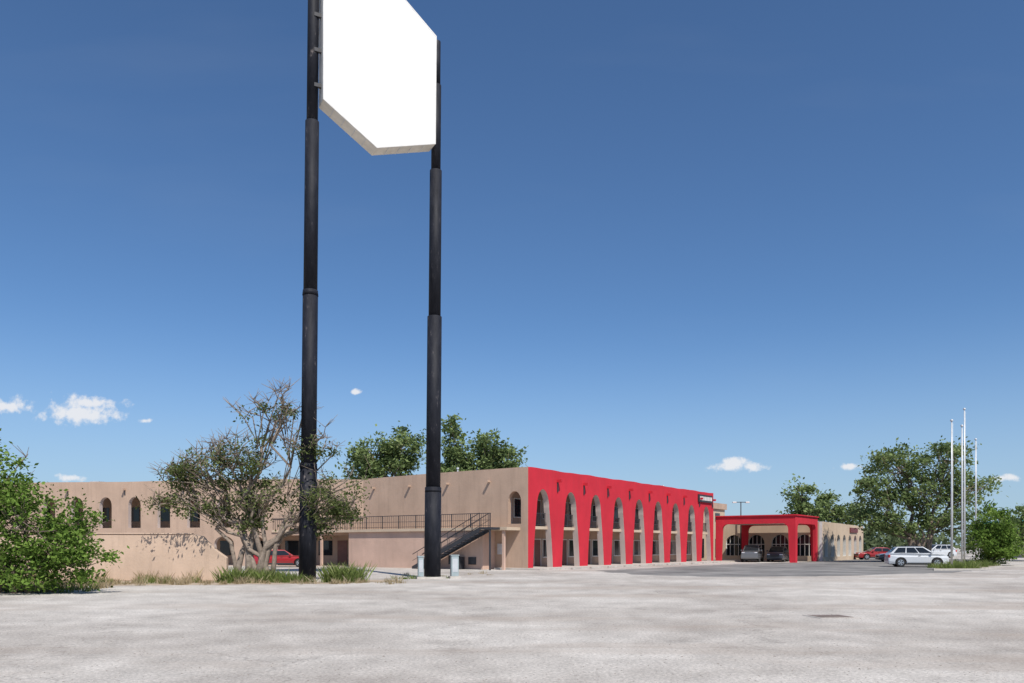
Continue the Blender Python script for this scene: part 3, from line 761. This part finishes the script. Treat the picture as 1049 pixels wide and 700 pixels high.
lp=empty("street_lamp",(27.2,96,0))
tube("pole",[(0,0,0),(0,0,7.0)],[0.09,0.06],M_DARK,lp,8)
box("arm",-0.6,0.6,-0.03,0.03,6.9,6.98,M_DARK,lp); box("lamp_head",-1.0,-0.55,-0.15,0.15,6.84,7.0,M_WHITE,lp,0.04); box("lamp_head_b",0.55,1.0,-0.15,0.15,6.84,7.0,M_WHITE,lp,0.04)

# ------------------------------------------------------------------ light
EL=math.radians(53); az=(0.40,-0.917)
to=Vector((az[0]*math.cos(EL),az[1]*math.cos(EL),math.sin(EL)))
sd=bpy.data.lights.new("sun","SUN"); sd.energy=4.8; sd.angle=math.radians(0.53); sd.color=(1.0,0.95,0.875)
so=bpy.data.objects.new("sun",sd); COL.objects.link(so); so.rotation_euler=to.to_track_quat('Z','Y').to_euler(); so.location=(0,0,80)

w=bpy.data.worlds.new("World"); scene.world=w; w.use_nodes=True
nt=w.node_tree; L=nt.links.new; bg=nt.nodes["Background"]
sky=nd(nt,"ShaderNodeTexSky"); sky.sky_type='NISHITA'; sky.sun_disc=False
sky.sun_elevation=EL; sky.sun_rotation=math.atan2(az[0],az[1]); sky.altitude=1200; sky.air_density=1.0; sky.dust_density=0.9; sky.ozone_density=3.0
tint=nd(nt,"ShaderNodeMix",data_type='RGBA',blend_type='MULTIPLY'); tint.inputs["Factor"].default_value=1.0
L(sky.outputs[0],tint.inputs[6]); tint.inputs[7].default_value=(0.84,1.08,1.27,1)
bg.inputs["Strength"].default_value=0.094
tc=nd(nt,"ShaderNodeTexCoord"); sx=nd(nt,"ShaderNodeSeparateXYZ"); L(tc.outputs["Generated"],sx.inputs[0])
# low-level haze band of the atmosphere
hz=nd(nt,"ShaderNodeMapRange",interpolation_type='SMOOTHERSTEP'); hz.inputs["From Min"].default_value=-0.08; hz.inputs["From Max"].default_value=0.30
hz.inputs["To Min"].default_value=0.85; hz.inputs["To Max"].default_value=0.0; L(sx.outputs[2],hz.inputs["Value"])
hmx=nd(nt,"ShaderNodeMix",data_type='RGBA'); L(hz.outputs[0],hmx.inputs["Factor"]); L(tint.outputs[2],hmx.inputs[6]); hmx.inputs[7].default_value=(4.3,5.7,7.3,1)
ym=nd(nt,"ShaderNodeMath",operation='MAXIMUM'); ym.inputs[1].default_value=0.05; L(sx.outputs[1],ym.inputs[0])
da=nd(nt,"ShaderNodeMath",operation='DIVIDE'); L(sx.outputs[0],da.inputs[0]); L(ym.outputs[0],da.inputs[1])
db=nd(nt,"ShaderNodeMath",operation='DIVIDE'); L(sx.outputs[2],db.inputs[0]); L(ym.outputs[0],db.inputs[1])
cv=nd(nt,"ShaderNodeCombineXYZ"); L(da.outputs[0],cv.inputs[0]); L(db.outputs[0],cv.inputs[1])
ns=nd(nt,"ShaderNodeTexNoise",Scale=60.0,Detail=5.0,Roughness=0.6); L(cv.outputs[0],ns.inputs["Vector"])
nm=nd(nt,"ShaderNodeMath",operation='MULTIPLY_ADD'); nm.inputs[1].default_value=2.6; nm.inputs[2].default_value=-1.3; L(ns.outputs["Fac"],nm.inputs[0])
acc=None
for (a,b,wa,wb) in [(-0.533,0.168,0.056,0.020),(-0.525,0.175,0.030,0.016),(-0.625,0.174,0.036,0.012),(0.270,0.100,0.028,0.012),(0.298,0.098,0.022,0.007),(0.418,0.099,0.018,0.006),(-0.193,0.191,0.008,0.004),(-0.455,0.155,0.010,0.004),(-0.545,0.085,0.02,0.006),(0.61,0.085,0.02,0.006)]:
    s=nd(nt,"ShaderNodeVectorMath",operation='SUBTRACT'); s.inputs[1].default_value=(a,b,0); L(cv.outputs[0],s.inputs[0])
    m=nd(nt,"ShaderNodeVectorMath",operation='MULTIPLY'); m.inputs[1].default_value=(1/wa,1/wb,1); L(s.outputs[0],m.inputs[0])
    l=nd(nt,"ShaderNodeVectorMath",operation='LENGTH'); L(m.outputs[0],l.inputs[0])
    i=nd(nt,"ShaderNodeMath",operation='SUBTRACT'); i.inputs[0].default_value=1.0; L(l.outputs["Value"],i.inputs[1])
    if acc is None: acc=i
    else:
        mxn=nd(nt,"ShaderNodeMath",operation='MAXIMUM'); L(acc.outputs[0],mxn.inputs[0]); L(i.outputs[0],mxn.inputs[1]); acc=mxn
sm=nd(nt,"ShaderNodeMath",operation='ADD'); L(acc.outputs[0],sm.inputs[0]); L(nm.outputs[0],sm.inputs[1])
mr=nd(nt,"ShaderNodeMapRange",interpolation_type='SMOOTHSTEP'); mr.inputs["From Min"].default_value=0.0; mr.inputs["From Max"].default_value=0.75; mr.inputs["To Max"].default_value=0.88; L(sm.outputs[0],mr.inputs["Value"])
mk=nd(nt,"ShaderNodeMath",operation='GREATER_THAN'); mk.inputs[1].default_value=-0.4; L(acc.outputs[0],mk.inputs[0])
fc=nd(nt,"ShaderNodeMath",operation='MULTIPLY'); L(mr.outputs[0],fc.inputs[0]); L(mk.outputs[0],fc.inputs[1])
mx=nd(nt,"ShaderNodeMix",data_type='RGBA'); L(fc.outputs[0],mx.inputs["Factor"]); L(hmx.outputs[2],mx.inputs[6]); mx.inputs[7].default_value=(9.2,9.2,9.4,1)
mp=nd(nt,"ShaderNodeMapping"); mp.inputs["Scale"].default_value=(1.2,5,1); mp.inputs["Rotation"].default_value=(0,0,0.25); L(cv.outputs[0],mp.inputs[0])
n2=nd(nt,"ShaderNodeTexNoise",Scale=1.3,Detail=4.0,Roughness=0.5); L(mp.outputs[0],n2.inputs["Vector"])
mr2=nd(nt,"ShaderNodeMapRange"); mr2.inputs["From Min"].default_value=0.55; mr2.inputs["From Max"].default_value=0.9; mr2.inputs["To Max"].default_value=0.07; L(n2.outputs["Fac"],mr2.inputs["Value"])
mx2=nd(nt,"ShaderNodeMix",data_type='RGBA'); L(mr2.outputs[0],mx2.inputs["Factor"]); L(mx.outputs[2],mx2.inputs[6]); mx2.inputs[7].default_value=(5,5.6,6.4,1)
L(mx2.outputs[2],bg.inputs["Color"])

scene.view_settings.view_transform='Standard'; scene.view_settings.look='None'; scene.view_settings.exposure=0

cd=bpy.data.cameras.new("camera"); cam=bpy.data.objects.new("camera",cd); COL.objects.link(cam)
cam.location=(0,0,1.7); cam.rotation_euler=(math.radians(90),0,0)
cd.sensor_width=36; cd.lens=28.4; cd.shift_y=0.2; cd.clip_end=6000; cd.clip_start=0.1
scene.camera=cam
